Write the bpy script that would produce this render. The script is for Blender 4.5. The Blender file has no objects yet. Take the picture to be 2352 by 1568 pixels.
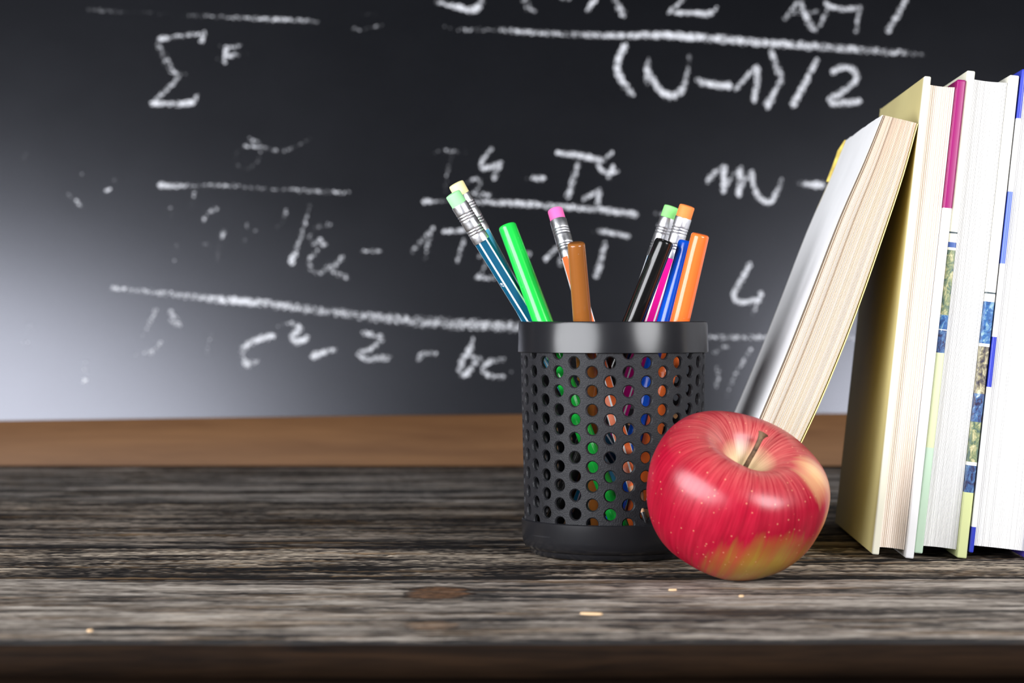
import bpy, bmesh, math, random
import numpy as np
from mathutils import Vector, Matrix, noise
random.seed(7)
SC = bpy.context.scene
COL = SC.collection

# ------------------------------------------------------------------ camera, light, exposure
F = 5000.0            # focal length in pixels of the 2352 px frame
HZ = 738.0            # pixel row of the horizon
H = 0.1014            # eye height above the table top
Z0 = 0.74             # table top above the floor
cam_d = bpy.data.cameras.new('camera'); cam = bpy.data.objects.new('camera', cam_d); COL.objects.link(cam)
cam.location = (0, 0, Z0 + H); cam.rotation_euler = (math.pi/2, 0, 0)
cam_d.sensor_width = 36; cam_d.lens = F*36/2352
cam_d.shift_y = -(784-HZ)/2352
cam_d.clip_start = 0.01
cam_d.dof.use_dof = True; cam_d.dof.focus_distance = 0.92; cam_d.dof.aperture_fstop = 12.5
SC.camera = cam
SC.view_settings.view_transform = 'Standard'; SC.view_settings.look = 'None'
SC.view_settings.exposure = 0.0; SC.view_settings.gamma = 1.0
SC.view_settings.use_curve_mapping = False

w = bpy.data.worlds.new('world'); SC.world = w; w.use_nodes = True
w.node_tree.nodes['Background'].inputs[0].default_value = (0.80, 0.88, 1.0, 1)
w.node_tree.nodes['Background'].inputs[1].default_value = 0.035

def softbox(name, loc, aim, sx, sy, power, color):
    l = bpy.data.lights.new(name, 'AREA'); l.shape = 'ELLIPSE'; l.size = sx; l.size_y = sy
    l.energy = power; l.color = color
    o = bpy.data.objects.new(name, l); COL.objects.link(o)
    o.location = loc
    o.rotation_euler = (Vector(aim)-Vector(loc)).to_track_quat('-Z', 'Y').to_euler()
    return o
softbox('softbox_left', (-0.74, 0.30, Z0+0.245), (0.00, 1.15, Z0+0.10), 1.10, 0.66, 24.5, (0.95, 0.965, 1.0))
softbox('softbox_right', (0.55, 0.34, Z0+0.31), (0.12, 1.00, Z0+0.08), 0.46, 0.44, 7.4, (0.97, 0.975, 1.0))

# ------------------------------------------------------------------ helpers
def P(px, py, d):
    return Vector(((px-1176)*d/F, d, Z0 + H - (py-HZ)*d/F))
def link(o, parent=None):
    COL.objects.link(o)
    if parent is not None: o.parent = parent
    return o
def empty(name, loc=(0,0,0), rot=None):
    o = bpy.data.objects.new(name, None); o.empty_display_size = 0.02
    o.location = loc
    if rot is not None:
        o.rotation_mode = 'QUATERNION'; o.rotation_quaternion = rot
    return link(o)
def tag(o, label=None, cat=None, group=None, kind=None):
    if label: o['label'] = label
    if cat: o['category'] = cat
    if group: o['group'] = group
    if kind: o['kind'] = kind
    return o
def mesh(name, verts, faces, mats, parent=None, smooth=False, fmat=None, sharp=None):
    me = bpy.data.meshes.new(name)
    me.from_pydata([tuple(v) for v in verts], [], faces)
    if not isinstance(mats, (list, tuple)): mats = [mats]
    for m in mats: me.materials.append(m)
    if fmat:
        for p, i in zip(me.polygons, fmat): p.material_index = i
    if smooth:
        me.polygons.foreach_set('use_smooth', [True]*len(me.polygons))
        if sharp is not None: me.set_sharp_from_angle(angle=math.radians(sharp))
    me.update()
    return link(bpy.data.objects.new(name, me), parent)
def bmobj(name, bm, mats, parent=None, smooth=False, sharp=40):
    me = bpy.data.meshes.new(name); bm.to_mesh(me); bm.free()
    if not isinstance(mats, (list, tuple)): mats = [mats]
    for m in mats: me.materials.append(m)
    if smooth:
        me.polygons.foreach_set('use_smooth', [True]*len(me.polygons))
        me.set_sharp_from_angle(angle=math.radians(sharp))
    return link(bpy.data.objects.new(name, me), parent)
def boxbm(x0, x1, y0, y1, z0, z1, bev=0.0, seg=2, bm=None):
    own = bm is None
    if own: bm = bmesh.new()
    vs = [bm.verts.new((x, y, z)) for x in (x0, x1) for y in (y0, y1) for z in (z0, z1)]
    for f in ((0,1,3,2),(4,6,7,5),(0,4,5,1),(2,3,7,6),(0,2,6,4),(1,5,7,3)):
        bm.faces.new([vs[i] for i in f])
    bm.normal_update()
    if bev > 0 and own:
        bmesh.ops.bevel(bm, geom=bm.edges[:], offset=bev, segments=seg, affect='EDGES', profile=0.6)
    return bm
def lathe(profile, n=32, rmod=None):
    """profile: list of (r, z); r==0 ends are poles"""
    V, Fc, rows = [], [], []
    for (r, z) in profile:
        if r < 1e-7:
            rows.append([len(V)]*n); V.append((0, 0, z))
        else:
            row = []
            for k in range(n):
                a = 2*math.pi*k/n
                rr = r if rmod is None else r*rmod(a, z)
                row.append(len(V)); V.append((rr*math.cos(a), rr*math.sin(a), z))
            rows.append(row)
    for a, b in zip(rows, rows[1:]):
        for k in range(n):
            q = [a[k], a[(k+1) % n], b[(k+1) % n], b[k]]
            u = []
            for i in q:
                if i not in u: u.append(i)
            if len(u) > 2: Fc.append(u)
    return V, Fc
def catmull(pts, sub=6):
    out = []
    n = len(pts)
    for i in range(n-1):
        p0 = Vector(pts[max(i-1, 0)]); p1 = Vector(pts[i]); p2 = Vector(pts[i+1]); p3 = Vector(pts[min(i+2, n-1)])
        for k in range(sub):
            t = k/sub
            out.append(0.5*((2*p1) + (-p0+p2)*t + (2*p0-5*p1+4*p2-p3)*t*t + (-p0+3*p1-3*p2+p3)*t**3))
    out.append(Vector(pts[-1]))
    return out

# ------------------------------------------------------------------ material tools
class NT:
    def __init__(s, name):
        s.m = bpy.data.materials.new(name); s.m.use_nodes = True
        s.t = s.m.node_tree; s.n = s.t.nodes; s.bsdf = s.n['Principled BSDF']; s.out = s.n['Material Output']
        s.co = None
    def new(s, typ, **kw):
        n = s.n.new(typ)
        for k, v in kw.items(): setattr(n, k, v)
        return n
    def ln(s, a, b): s.t.links.new(a, b)
    def put(s, sock, v):
        if hasattr(v, 'is_output'): s.ln(v, sock)
        else: sock.default_value = v
    def obj(s):
        if s.co is None: s.co = s.new('ShaderNodeTexCoord').outputs['Object']
        return s.co
    def mapped(s, scale=(1,1,1), loc=(0,0,0), rot=(0,0,0), vec=None):
        m = s.new('ShaderNodeMapping'); m.inputs['Scale'].default_value = scale
        m.inputs['Location'].default_value = loc; m.inputs['Rotation'].default_value = rot
        s.ln(vec if vec is not None else s.obj(), m.inputs['Vector']); return m.outputs[0]
    def noise(s, scale, detail=4, rough=0.55, vec=None, dist=0.0):
        n = s.new('ShaderNodeTexNoise'); n.inputs['Scale'].default_value = scale
        n.inputs['Detail'].default_value = detail; n.inputs['Roughness'].default_value = rough
        n.inputs['Distortion'].default_value = dist
        s.ln(vec if vec is not None else s.obj(), n.inputs['Vector']); return n.outputs['Fac']
    def ramp(s, fac, stops, interp='LINEAR'):
        r = s.new('ShaderNodeValToRGB'); cr = r.color_ramp; cr.interpolation = interp
        while len(cr.elements) < len(stops): cr.elements.new(0.5)
        for e, (p, c) in zip(cr.elements, stops):
            e.position = p; e.color = (c, c, c, 1) if isinstance(c, (int, float)) else (*c, 1)
        s.put(r.inputs[0], fac); return r.outputs[0]
    def math(s, op, a, b=0.0, c=0.0, clamp=False):
        n = s.new('ShaderNodeMath', operation=op, use_clamp=clamp)
        for i, v in enumerate((a, b, c)):
            s.put(n.inputs[i], v)
        return n.outputs[0]
    def mix(s, fac, a, b, blend='MIX'):
        n = s.new('ShaderNodeMix', data_type='RGBA', blend_type=blend)
        s.put(n.inputs[0], fac)
        for i, v in ((6, a), (7, b)):
            s.put(n.inputs[i], (*v, 1) if isinstance(v, tuple) and len(v) == 3 else v)
        return n.outputs[2]
    def bump(s, h, strength=0.3, dist=0.001):
        b = s.new('ShaderNodeBump'); b.inputs['Strength'].default_value = strength
        b.inputs['Distance'].default_value = dist; s.ln(h, b.inputs['Height'])
        s.ln(b.outputs[0], s.bsdf.inputs['Normal']); return b.outputs[0]
    def sep(s, vec=None):
        n = s.new('ShaderNodeSeparateXYZ'); s.ln(vec if vec is not None else s.obj(), n.inputs[0]); return n.outputs
    def attr(s, name):
        n = s.new('ShaderNodeAttribute'); n.attribute_name = name; return n
    def rnd(s): return s.new('ShaderNodeObjectInfo').outputs['Random']
    def base(s, c, rough=0.5, spec=0.5, metal=0.0):
        s.put(s.bsdf.inputs['Base Color'], (*c, 1) if isinstance(c, tuple) else c)
        s.put(s.bsdf.inputs['Roughness'], rough)
        s.bsdf.inputs['Specular IOR Level'].default_value = spec
        s.bsdf.inputs['Metallic'].default_value = metal
        return s.m
def plain(name, c, rough=0.4, spec=0.5, metal=0.0, var=0.06, nscale=60, bump=0.0, bscale=800, coat=0.0):
    t = NT(name)
    nz = t.noise(nscale, 4)
    a = tuple(max(0, x*(1-var)) for x in c); b = tuple(min(1, x*(1+var)) for x in c)
    col = t.ramp(nz, [(0.3, a), (0.7, b)])
    t.base(col, rough, spec, metal)
    if bump: t.bump(t.noise(bscale, 2), bump, 0.0005)
    if coat:
        t.bsdf.inputs['Coat Weight'].default_value = coat; t.bsdf.inputs['Coat Roughness'].default_value = 0.08
    return t.m

# weathered planks -----------------------------------------------------------
def wood_weathered(name, dark, mid, light, knots=(), seed=0.0):
    t = NT(name)
    off = (seed*3.1, seed*1.7, seed*0.9)
    wob = t.noise(3.0, 3, vec=t.mapped((1.0, 2.0, 1.0), off))
    fib = t.noise(1.0, 9, 0.72, vec=t.mapped((70, 900, 900), off), dist=0.15)
    fib2 = t.noise(1.0, 7, 0.70, vec=t.mapped((260, 2400, 2400), off))
    mid_n = t.noise(1.0, 6, 0.62, vec=t.mapped((20, 170, 170), off), dist=0.4)
    big = t.noise(1.0, 4, 0.6, vec=t.mapped((6.0, 42, 42), off))
    v = t.math('ADD', t.math('MULTIPLY', fib, 0.36), t.math('MULTIPLY', mid_n, 0.42))
    v = t.math('ADD', v, t.math('MULTIPLY', big, 0.36))
    v = t.math('ADD', v, t.math('MULTIPLY', fib2, 0.20))
    col = t.ramp(v, [(0.565, dark), (0.655, mid), (0.71, tuple(0.6*a+0.4*b for a, b in zip(mid, light))), (0.775, light)])
    pit = t.math('MULTIPLY', t.math('SUBTRACT', t.attr('relief').outputs['Fac'], -0.05), 0.24)
    v = t.math('ADD', v, pit)
    col = t.ramp(v, [(0.595, dark), (0.665, mid), (0.725, tuple(0.6*a+0.4*b for a, b in zip(mid, light))), (0.79, light)])
    tint = t.ramp(t.noise(1.0, 4, 0.6, vec=t.mapped((9, 140, 140), (5+seed, 2, 0))), [(0.52, 0.0), (0.72, 1.0)])
    col = t.mix(t.math('MULTIPLY', tint, 0.45), col, (0.30, 0.185, 0.09), 'MIX')
    # dark open cracks along the grain
    crack = t.ramp(t.noise(1.0, 5, 0.75, vec=t.mapped((22, 420, 420), (seed, 9+seed, 3)), dist=0.2), [(0.36, 1.0), (0.42, 0.0)])
    col = t.mix(t.math('MULTIPLY', crack, 0.9), col, (0.008, 0.007, 0.007))
    h = t.math('SUBTRACT', t.math('ADD', t.math('MULTIPLY', fib, 0.7), t.math('MULTIPLY', mid_n, 0.5)), t.math('MULTIPLY', crack, 0.5))
    x, y, z = t.sep()
    for (kx, ky, rx, ry, kc, strength) in knots:
        dx = t.math('DIVIDE', t.math('SUBTRACT', x, kx), rx)
        dy = t.math('DIVIDE', t.math('SUBTRACT', y, ky), ry)
        d2 = t.math('SQRT', t.math('ADD', t.math('MULTIPLY', dx, dx), t.math('MULTIPLY', dy, dy)))
        d2 = t.math('ADD', d2, t.math('MULTIPLY', t.math('SUBTRACT', mid_n, 0.5), 1.4))
        inner = t.ramp(d2, [(0.70, 1.0), (1.0, 0.0)])
        rim = t.math('MULTIPLY', t.ramp(d2, [(0.62, 0.0), (0.9, 1.0)]), t.ramp(d2, [(0.98, 1.0), (1.25, 0.0)]))
        kcol = t.mix(t.ramp(t.noise(300, 4), [(0.35, 0.0), (0.65, 1.0)]), tuple(c*0.35 for c in kc), kc)
        col = t.mix(t.math('MULTIPLY', inner, strength), col, kcol)
        col = t.mix(t.math('MULTIPLY', rim, 0.85*strength), col, (0.012, 0.009, 0.008))
    t.base(col, 0.8, 0.12)
    t.bump(h, 0.5, 0.0010)
    return t.m
def wood_brown(name, a, b, rough=0.45, sx=6, sy=120, spec=0.4):
    t = NT(name)
    n1 = t.noise(1.0, 6, 0.6, vec=t.mapped((sx, sy, sy), (2, 5, 1)), dist=0.6)
    n2 = t.noise(1.0, 7, 0.7, vec=t.mapped((sx*4, sy*7, sy*7)))
    v = t.math('ADD', t.math('MULTIPLY', n1, 0.7), t.math('MULTIPLY', n2, 0.3))
    col = t.ramp(v, [(0.36, a), (0.64, b)])
    t.base(col, rough, spec); t.bump(v, 0.25, 0.0006)
    return t.m

# ------------------------------------------------------------------ the setting
M_wall = plain('wall_paint', (0.32, 0.31, 0.30), 0.8, 0.2, nscale=8, bump=0.1)
M_floor = wood_brown('floor_wood', (0.05, 0.03, 0.018), (0.10, 0.06, 0.035), 0.5, 3, 30)
tag(bmobj('wall_back', boxbm(-1.7, 1.7, 1.722, 1.822, 0, 2.4), M_wall), kind='structure', label='plain grey wall behind the blackboard')
tag(bmobj('floor', boxbm(-1.7, 1.7, -0.3, 1.822, -0.08, 0), M_floor), kind='structure', label='dark wooden floor under the table')

# ------------------------------------------------------------------ table of weathered planks
Y_FRONT, Y_BACK = 0.6926, 1.600
table = tag(empty('wooden_table', (0, 1.10, 0)), 'weathered grey plank table carrying the cup, apple and books', 'table')
TB = Vector((0, 1.10, 0))
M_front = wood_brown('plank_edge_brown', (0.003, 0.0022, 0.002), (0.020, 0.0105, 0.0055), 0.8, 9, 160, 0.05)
def px_on_table(px, py):
    d = F*H/(py-HZ); return ((px-1176)*d/F, d)
def lattice(seed):
    return np.random.RandomState(seed).rand(256, 256)
def vnoise(u, v, seed):
    g = lattice(seed)
    iu = np.floor(u).astype(int); iv = np.floor(v).astype(int)
    fu = u-iu; fv = v-iv
    fu = fu*fu*(3-2*fu); fv = fv*fv*(3-2*fv)
    a = g[iu % 256, iv % 256]; b = g[(iu+1) % 256, iv % 256]; c = g[iu % 256, (iv+1) % 256]; d = g[(iu+1) % 256, (iv+1) % 256]
    return (a*(1-fu)+b*fu)*(1-fv) + (c*(1-fu)+d*fu)*fv - 0.5
def relief(X, Y, seed, rough):
    """weathered wood surface: soft furrows, grain ridges, open cracks (metres)"""
    wob = 0.004*vnoise(X*7, Y*9, seed+5)
    Yw = Y + wob
    h = 0.00055*vnoise(X*9, Yw*70, seed) + 0.00045*vnoise(X*34, Yw*190, seed+1) + 0.00040*vnoise(X*120, Yw*430, seed+2) + rough*0.00042*vnoise(X*420, Yw*620, seed+3)
    cr = vnoise(X*16, Yw*260, seed+4) + 0.35*vnoise(X*90, Yw*500, seed+6)
    h = h - rough*0.0011*np.clip((cr-0.30)/0.25, 0, 1)
    return h
def plank(y0, y1, thick, mat, seed, zoff=0.0, bev=0.003, front_mat=None, xs=0.001, ys=0.001, xr=0.25, rough=1.0):
    yc = (y0+y1)/2
    xd = np.arange(-xr, xr+xs/2, xs)
    X = np.concatenate([np.linspace(-0.95, -xr-0.02, 24), xd, np.linspace(xr+0.02, 0.95, 24)])
    ny = max(8, int((y1-y0-2*bev)/ys)); G_ = np.linspace(0, 1, ny+1)
    n = len(X)
    f = y0 + 0.0011*2*vnoise(X*12, X*0+0.3, seed+20) + 0.0007*vnoise(X*90, X*0+3.3, seed+23); b = y1 + 0.0011*2*vnoise(X*12, X*0+0.7, seed+21)
    rows = []
    low = 0.0006*vnoise(X*40, X*0+1.5, seed+22)
    rows.append(np.stack([X, f, X*0-thick], 1)); rows.append(np.stack([X, f+low, X*0-thick*0.5], 1))
    rows.append(np.stack([X, f, -bev*1.2+low], 1)); rows.append(np.stack([X, f+bev*0.3, X*0-bev*0.42+low*0.5], 1))
    for g in G_:
        Y = f+bev + (b-f-2*bev)*g
        h = relief(X, Y, seed*31, rough)
        edge = min(1.0, min(g, 1-g)*(y1-y0)/0.004)
        rows.append(np.stack([X, Y, h - (1-edge)*0.0004], 1))
    rows.append(np.stack([X, b-bev*0.3, X*0-bev*0.42], 1)); rows.append(np.stack([X, b, X*0-bev*1.2], 1)); rows.append(np.stack([X, b, X*0-thick], 1))
    P_ = np.concatenate(rows); P_[:, 1] -= yc; P_[:, 2] += zoff
    m = len(rows)
    i = np.arange(m)[:, None]; k = np.arange(n-1)[None, :]
    i2 = (i+1) % m
    quads = np.stack([i*n+k, i*n+k+1, i2*n+k+1, i2*n+k], 2).reshape(-1, 4)
    me = bpy.data.meshes.new('plank')
    me.vertices.add(len(P_)); me.vertices.foreach_set('co', P_.astype(np.float32).ravel())
    nq = len(quads)
    caps = [np.arange(m)*n, (np.arange(m)*n+n-1)[::-1]]
    loops = np.concatenate([quads.ravel()]+caps).astype(np.int32)
    starts = np.concatenate([np.arange(nq)*4, [nq*4, nq*4+m]]).astype(np.int32)
    me.loops.add(len(loops)); me.loops.foreach_set('vertex_index', loops)
    me.polygons.add(nq+2); me.polygons.foreach_set('loop_start', starts)
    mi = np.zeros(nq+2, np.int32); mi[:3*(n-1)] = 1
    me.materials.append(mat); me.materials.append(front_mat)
    me.polygons.foreach_set('material_index', mi)
    me.update(calc_edges=True); me.validate()
    me.polygons.foreach_set('use_smooth', np.ones(nq+2, bool))
    at = me.attributes.new('relief', 'FLOAT', 'POINT'); at.data.foreach_set('value', (P_[:, 2]-zoff).astype(np.float32)*1000)
    o = link(bpy.data.objects.new('plank', me), table)
    o.location = Vector((0, yc, Z0)) - TB
    return o
edges = [Y_FRONT, 0.8650, 0.9815, 1.2300, Y_BACK]
def knot(px, py, rxp, ryp, yc, c, s):
    x, y = px_on_table(px, py); d = y
    rx = rxp*d/F; ry = abs(px_on_table(px, py+ryp)[1]-px_on_table(px, py-ryp)[1])/2
    return (x, y-yc, rx, ry, c, s)
yc0 = (edges[0]+edges[1])/2
k0 = [knot(1003, 1358, 82, 15, yc0, (0.16, 0.08, 0.04), 0.85), knot(990, 1432, 70, 12, yc0, (0.30, 0.18, 0.10), 0.55)]
G = 0.0022
W = [wood_weathered('weathered_plank_front', (0.022, 0.021, 0.021), (0.140, 0.118, 0.100), (0.42, 0.375, 0.325), k0, 1.3),
     wood_weathered('weathered_plank_second', (0.010, 0.009, 0.009), (0.085, 0.070, 0.058), (0.46, 0.385, 0.30), (), 2.9),
     wood_weathered('weathered_plank_third', (0.010, 0.009, 0.0095), (0.058, 0.050, 0.044), (0.30, 0.25, 0.205), (), 4.2),
     wood_weathered('weathered_plank_back', (0.022, 0.021, 0.021), (0.13, 0.118, 0.108), (0.44, 0.39, 0.35), (), 6.6)]
for i in range(4):
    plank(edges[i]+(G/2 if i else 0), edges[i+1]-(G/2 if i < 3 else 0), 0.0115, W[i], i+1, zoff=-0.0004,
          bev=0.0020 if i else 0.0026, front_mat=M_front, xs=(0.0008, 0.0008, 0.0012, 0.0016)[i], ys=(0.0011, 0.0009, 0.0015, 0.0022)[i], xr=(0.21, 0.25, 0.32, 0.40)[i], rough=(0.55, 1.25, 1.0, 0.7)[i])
# boards under the planks, seen as the dark front of the table
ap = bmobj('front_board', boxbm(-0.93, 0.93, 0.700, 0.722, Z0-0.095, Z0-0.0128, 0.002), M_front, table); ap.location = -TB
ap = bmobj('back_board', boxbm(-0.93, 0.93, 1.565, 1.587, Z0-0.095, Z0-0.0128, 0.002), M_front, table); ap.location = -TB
for sx in (-1, 1):
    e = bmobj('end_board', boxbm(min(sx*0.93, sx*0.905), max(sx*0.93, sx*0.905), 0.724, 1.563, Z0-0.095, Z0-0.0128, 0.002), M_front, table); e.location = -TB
    for (ya, yb) in ((0.726, 0.786), (1.500, 1.560)):
        xa, xb = sorted((sx*0.90, sx*0.84))
        l = bmobj('leg', boxbm(xa, xb, ya, yb, 0, Z0-0.0128, 0.004), M_front, table); l.location = -TB

# ------------------------------------------------------------------ blackboard
BD = 1.525            # distance of the slate surface
RD = 1.509            # front of the frame rail
TILT = math.radians(9.5)
board = tag(empty('blackboard', (0, BD, Z0+0.0002), Matrix.Rotation(-TILT, 3, 'X').to_quaternion()), 'black chalkboard with white formulas in a brown wooden frame', 'blackboard')
BB = Vector((0, BD, Z0))
def on_board(px, py):
    """where the view ray of a pixel meets the leaning slate, in the board's own frame"""
    tt = math.tan(TILT)
    d = (BD + tt*H)/(1 + tt*(py-HZ)/F)
    p = P(px, py, d)
    return p.x, (p.z-Z0)/math.cos(TILT)
t = NT('slate_black')
dust = t.noise(1.0, 5, 0.6, vec=t.mapped((3, 3, 4), (1.2, 0, 3.4)))
fine = t.noise(240, 3, 0.6)
dcol = t.ramp(t.math('ADD', t.math('MULTIPLY', dust, 0.8), t.math('MULTIPLY', fine, 0.2)), [(0.35, (0.0024, 0.0026, 0.0034)), (0.7, (0.0058, 0.0062, 0.0078))])
t.base(dcol, t.ramp(dust, [(0.3, 0.215), (0.7, 0.245)]), 0.86)
t.bsdf.inputs['Specular Tint'].default_value = (0.86, 0.88, 1.0, 1)
t.bump(t.noise(900, 2), 0.05, 0.0002)
M_slate = t.m
M_frame = wood_brown('frame_wood', (0.115, 0.050, 0.018), (0.185, 0.088, 0.034), 0.5, 5, 70, 0.2)
zb0 = Z0 + 0.0021; zb1 = Z0 + 0.95
slate = s = bmobj('slate', boxbm(-1.0, 1.0, BD, BD+0.012, zb0+0.01, zb1-0.02), M_slate, board); s.location = -BB
rail_pts = [(-900, 972), (0, 966.5), (300, 962), (900, 954), (1200, 952), (1900, 949.5), (3400, 946)]
def rail_top(x):
    px = x*F/RD + 1176
    for (a, ya), (b, yb) in zip(rail_pts, rail_pts[1:]):
        if px <= b or b == 3400:
            py = ya + (yb-ya)*(px-a)/(b-a); break
    return Z0 + H - (py-HZ)*RD/F - 0.0022
V, Fc = [], []; n = 80
for i in range(n+1):
    x = -1.02 + 2.04*i/n; zt = rail_top(max(-0.6, min(0.65, x)))
    for (yy, zz) in ((RD, Z0-0.0014), (RD, zt-0.0015), (RD+0.0006, zt-0.0004), (RD+0.002, zt), (BD+0.014, zt), (BD+0.014, Z0+0.0028)):
        V.append((x, yy-BD, zz-Z0))
for i in range(n):
    for k in range(6):
        k2 = (k+1) % 6; Fc.append((i*6+k, i*6+k2, (i+1)*6+k2, (i+1)*6+k))
Fc += [tuple(range(6)), tuple(n*6+k for k in reversed(range(6)))]
mesh('frame_rail', V, Fc, M_frame, board, smooth=True, sharp=30)
o = bmobj('frame_rail', boxbm(-1.02, 1.02, RD, BD+0.014, zb1-0.035, zb1+0.01, 0.002), M_frame, board); o.location = -BB
for sx in (-1, 1):
    xa, xb = sorted((sx*1.022, sx*0.978))
    o = bmobj('frame_rail', boxbm(xa, xb, RD+0.0006, BD+0.0136, zb0+0.037, zb1-0.036, 0.002), M_frame, board); o.location = -BB
# dark flat foot that carries the board on the wall
# chalk ---------------------------------------------------------------------
t = NT('chalk')
a_d = t.attr('chalk_amount').outputs['Fac']; a_e = t.attr('chalk_border').outputs['Fac']
g1 = t.noise(420, 3, 0.65); g2 = t.noise(1100, 2, 0.6); g3 = t.noise(130, 3, 0.6)
g = t.math('ADD', t.math('ADD', t.math('MULTIPLY', g1, 0.45), t.math('MULTIPLY', g2, 0.35)), t.math('MULTIPLY', g3, 0.20))
thr = t.math('SUBTRACT', 0.665, t.math('MULTIPLY', a_d, 0.275))
thr = t.math('ADD', thr, t.math('MULTIPLY', t.math('POWER', a_e, 2.5), 0.16))
al = t.math('MULTIPLY', t.math('SUBTRACT', g, thr), 9.0, clamp=True)
t.base((0.86, 0.87, 0.92), 0.95, 0.05)
t.ln(al, t.bsdf.inputs['Alpha'])
M_chalk = t.m
zoff_chalk = [0]
def ribbon_set(name, strokes, label=None):
    V, Fc, D, E = [], [], [], []
    for st in strokes:
        pts, wd, dens = st[0], st[1], st[2]
        zoff_chalk[0] = (zoff_chalk[0]+1) % 12
        yo = BD - 0.00012 - 0.00004*zoff_chalk[0]
        k = len(pts)
        dens = [0.14+0.86*q for q in dens] if isinstance(dens, (list, tuple)) else 0.14+0.86*dens
        if not isinstance(wd, (list, tuple)): wd = [wd]*k
        if not isinstance(dens, (list, tuple)): dens = [dens]*k
        if k > 2:
            q = catmull([(p[0], p[1], 0) for p in pts], 5)
            ww, dd = [], []
            for i in range(k-1):
                for s_ in range(5):
                    f_ = s_/5; ww.append(wd[i]*(1-f_)+wd[i+1]*f_); dd.append(dens[i]*(1-f_)+dens[i+1]*f_)
            ww.append(wd[-1]); dd.append(dens[-1])
        else:
            q, ww, dd = [], [], []
            for s_ in range(9):
                f_ = s_/8; q.append(Vector((pts[0][0]*(1-f_)+pts[1][0]*f_, pts[0][1]*(1-f_)+pts[1][1]*f_, 0)))
                ww.append(wd[0]*(1-f_)+wd[1]*f_); dd.append(dens[0]*(1-f_)+dens[1]*f_)
        # rounded caps: extend ends by half a width
        d0 = (q[0]-q[1]).normalized(); d1 = (q[-1]-q[-2]).normalized()
        q = [q[0]+d0*ww[0]*0.42] + q + [q[-1]+d1*ww[-1]*0.42]
        ww = [ww[0]*0.35]+ww+[ww[-1]*0.35]; dd = [dd[0]*0.9]+dd+[dd[-1]*0.9]
        base = len(V)
        for i, p in enumerate(q):
            tg = (q[min(i+1, len(q)-1)]-q[max(i-1, 0)]).normalized()
            nm = Vector((-tg.y, tg.x, 0))
            for e_, f_ in ((-1, 1.0), (0, 0.0), (1, 1.0)):
                c = p + nm*e_*ww[i]*0.62
                bx_, bz_ = on_board(c.x, c.y); V.append((bx_, yo-BD, bz_)); D.append(dd[i]); E.append(f_)
        for i in range(len(q)-1):
            a = base+i*3
            Fc.append((a, a+1, a+4, a+3)); Fc.append((a+1, a+2, a+5, a+4))
    o = mesh(name, V, Fc, M_chalk, slate); o.location = BB
    for nm, val in (('chalk_amount', D), ('chalk_border', E)):
        at = o.data.attributes.new(nm, 'FLOAT', 'POINT'); at.data.foreach_set('value', val)
    if label: o['label'] = label
    return o
L_ = lambda *p: list(p)
R = ribbon_set
R('chalk_line', [(L_((200,22),(265,27),(400,34),(480,38),(560,42),(650,46),(730,50)), 11, [.55,.4,.16,.5,.65,.75,.5])], 'thin white chalk fraction line')
R('chalk_sign', [(L_((812,35),(868,32)), 8, .2), (L_((808,66),(838,69),(875,60)), 9, .48)], 'faint chalk equals sign')
R('chalk_letter', [(L_((470,76),(462,98)), 11, .85), (L_((468,80),(440,80),(385,88)), 10, .75), (L_((385,88),(366,92),(368,112),(385,145),(402,168),(424,172)), [13,15,17,22,18,10], [.8,.75,.55,.6,.6,.4]),
                  (L_((411,178),(385,205),(350,236)), 11, .65), (L_((350,238),(390,240),(440,236),(453,218)), [15,12,15,8], [1,.85,1,.5])], 'white chalk sigma')
R('chalk_letter', [(L_((520,110),(516,143)), 12, .85), (L_((520,112),(550,106)), 10, .7), (L_((520,130),(565,125)), 11, [.9,.5]), (L_((499,135),(503,135)), 6, .4), (L_((506,106),(510,106)), 6, .4)])
R('chalk_letter', [(L_((572,328),(552,340),(541,358),(545,378),(565,386),(585,378),(597,357),(596,330),(580,322)), 8, [.4,.3,.25,.4,.25,.45,.4,.45,.6]), (L_((561,336),(599,339),(646,347),(677,338),(711,321)), 9, [.75,.6,.55,.5,.35]), (L_((575,320),(585,334)), 13, .55)], 'faint chalk sigma letter')
R('chalk_line', [(L_((368,426),(395,428),(450,427),(530,427),(590,433),(700,438),(800,444)), [14,13,11,11,10,11,12], [1,.85,.55,.6,.4,.6,.6])])
R('chalk_letter', [(L_((392,455),(392,500)), 9, .38), (L_((447,440),(440,470),(425,505)), 9, [.6,.35,.2]), (L_((408,545),(400,598)), 9, [.2,.42])])
R('chalk_letter', [(L_((497,480),(476,491),(468,506)), 11, [.75,.5,.65]), (L_((516,532),(510,545)), 11, .8), (L_((503,560),(499,594)), 9, .4), (L_((470,560),(476,562)), 11, .45), (L_((447,560),(451,562)), 9, .25)])
R('chalk_sign', [(L_((568,510),(567,522)), 9, .5), (L_((564,550),(563,556)), 10, .5), (L_((548,532),(558,531)), 8, .35), (L_((578,531),(588,531)), 8, .4)], 'faint chalk plus sign')
R('chalk_letter', [(L_((657,485),(650,508),(638,522)), 10, [.6,.45,.3]), (L_((640,545),(645,555)), 9, .3), (L_((712,473),(697,525),(685,560),(670,603)), [9,11,12,17], [.45,.6,.65,.95])])
R('chalk_letter', [(L_((758,516),(728,522),(711,545),(724,562),(735,551)), 11, [.6,.5,.5,.6,.85]), (L_((735,552),(746,564)), 12, .85), (L_((730,577),(711,597),(715,620),(735,629),(757,608)), 13, .62), (L_((786,592),(762,619),(775,630),(797,638)), 13, .68)])
R('chalk_sign', [(L_((834,577),(872,577)), 9, .7)], 'chalk minus sign')
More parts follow.
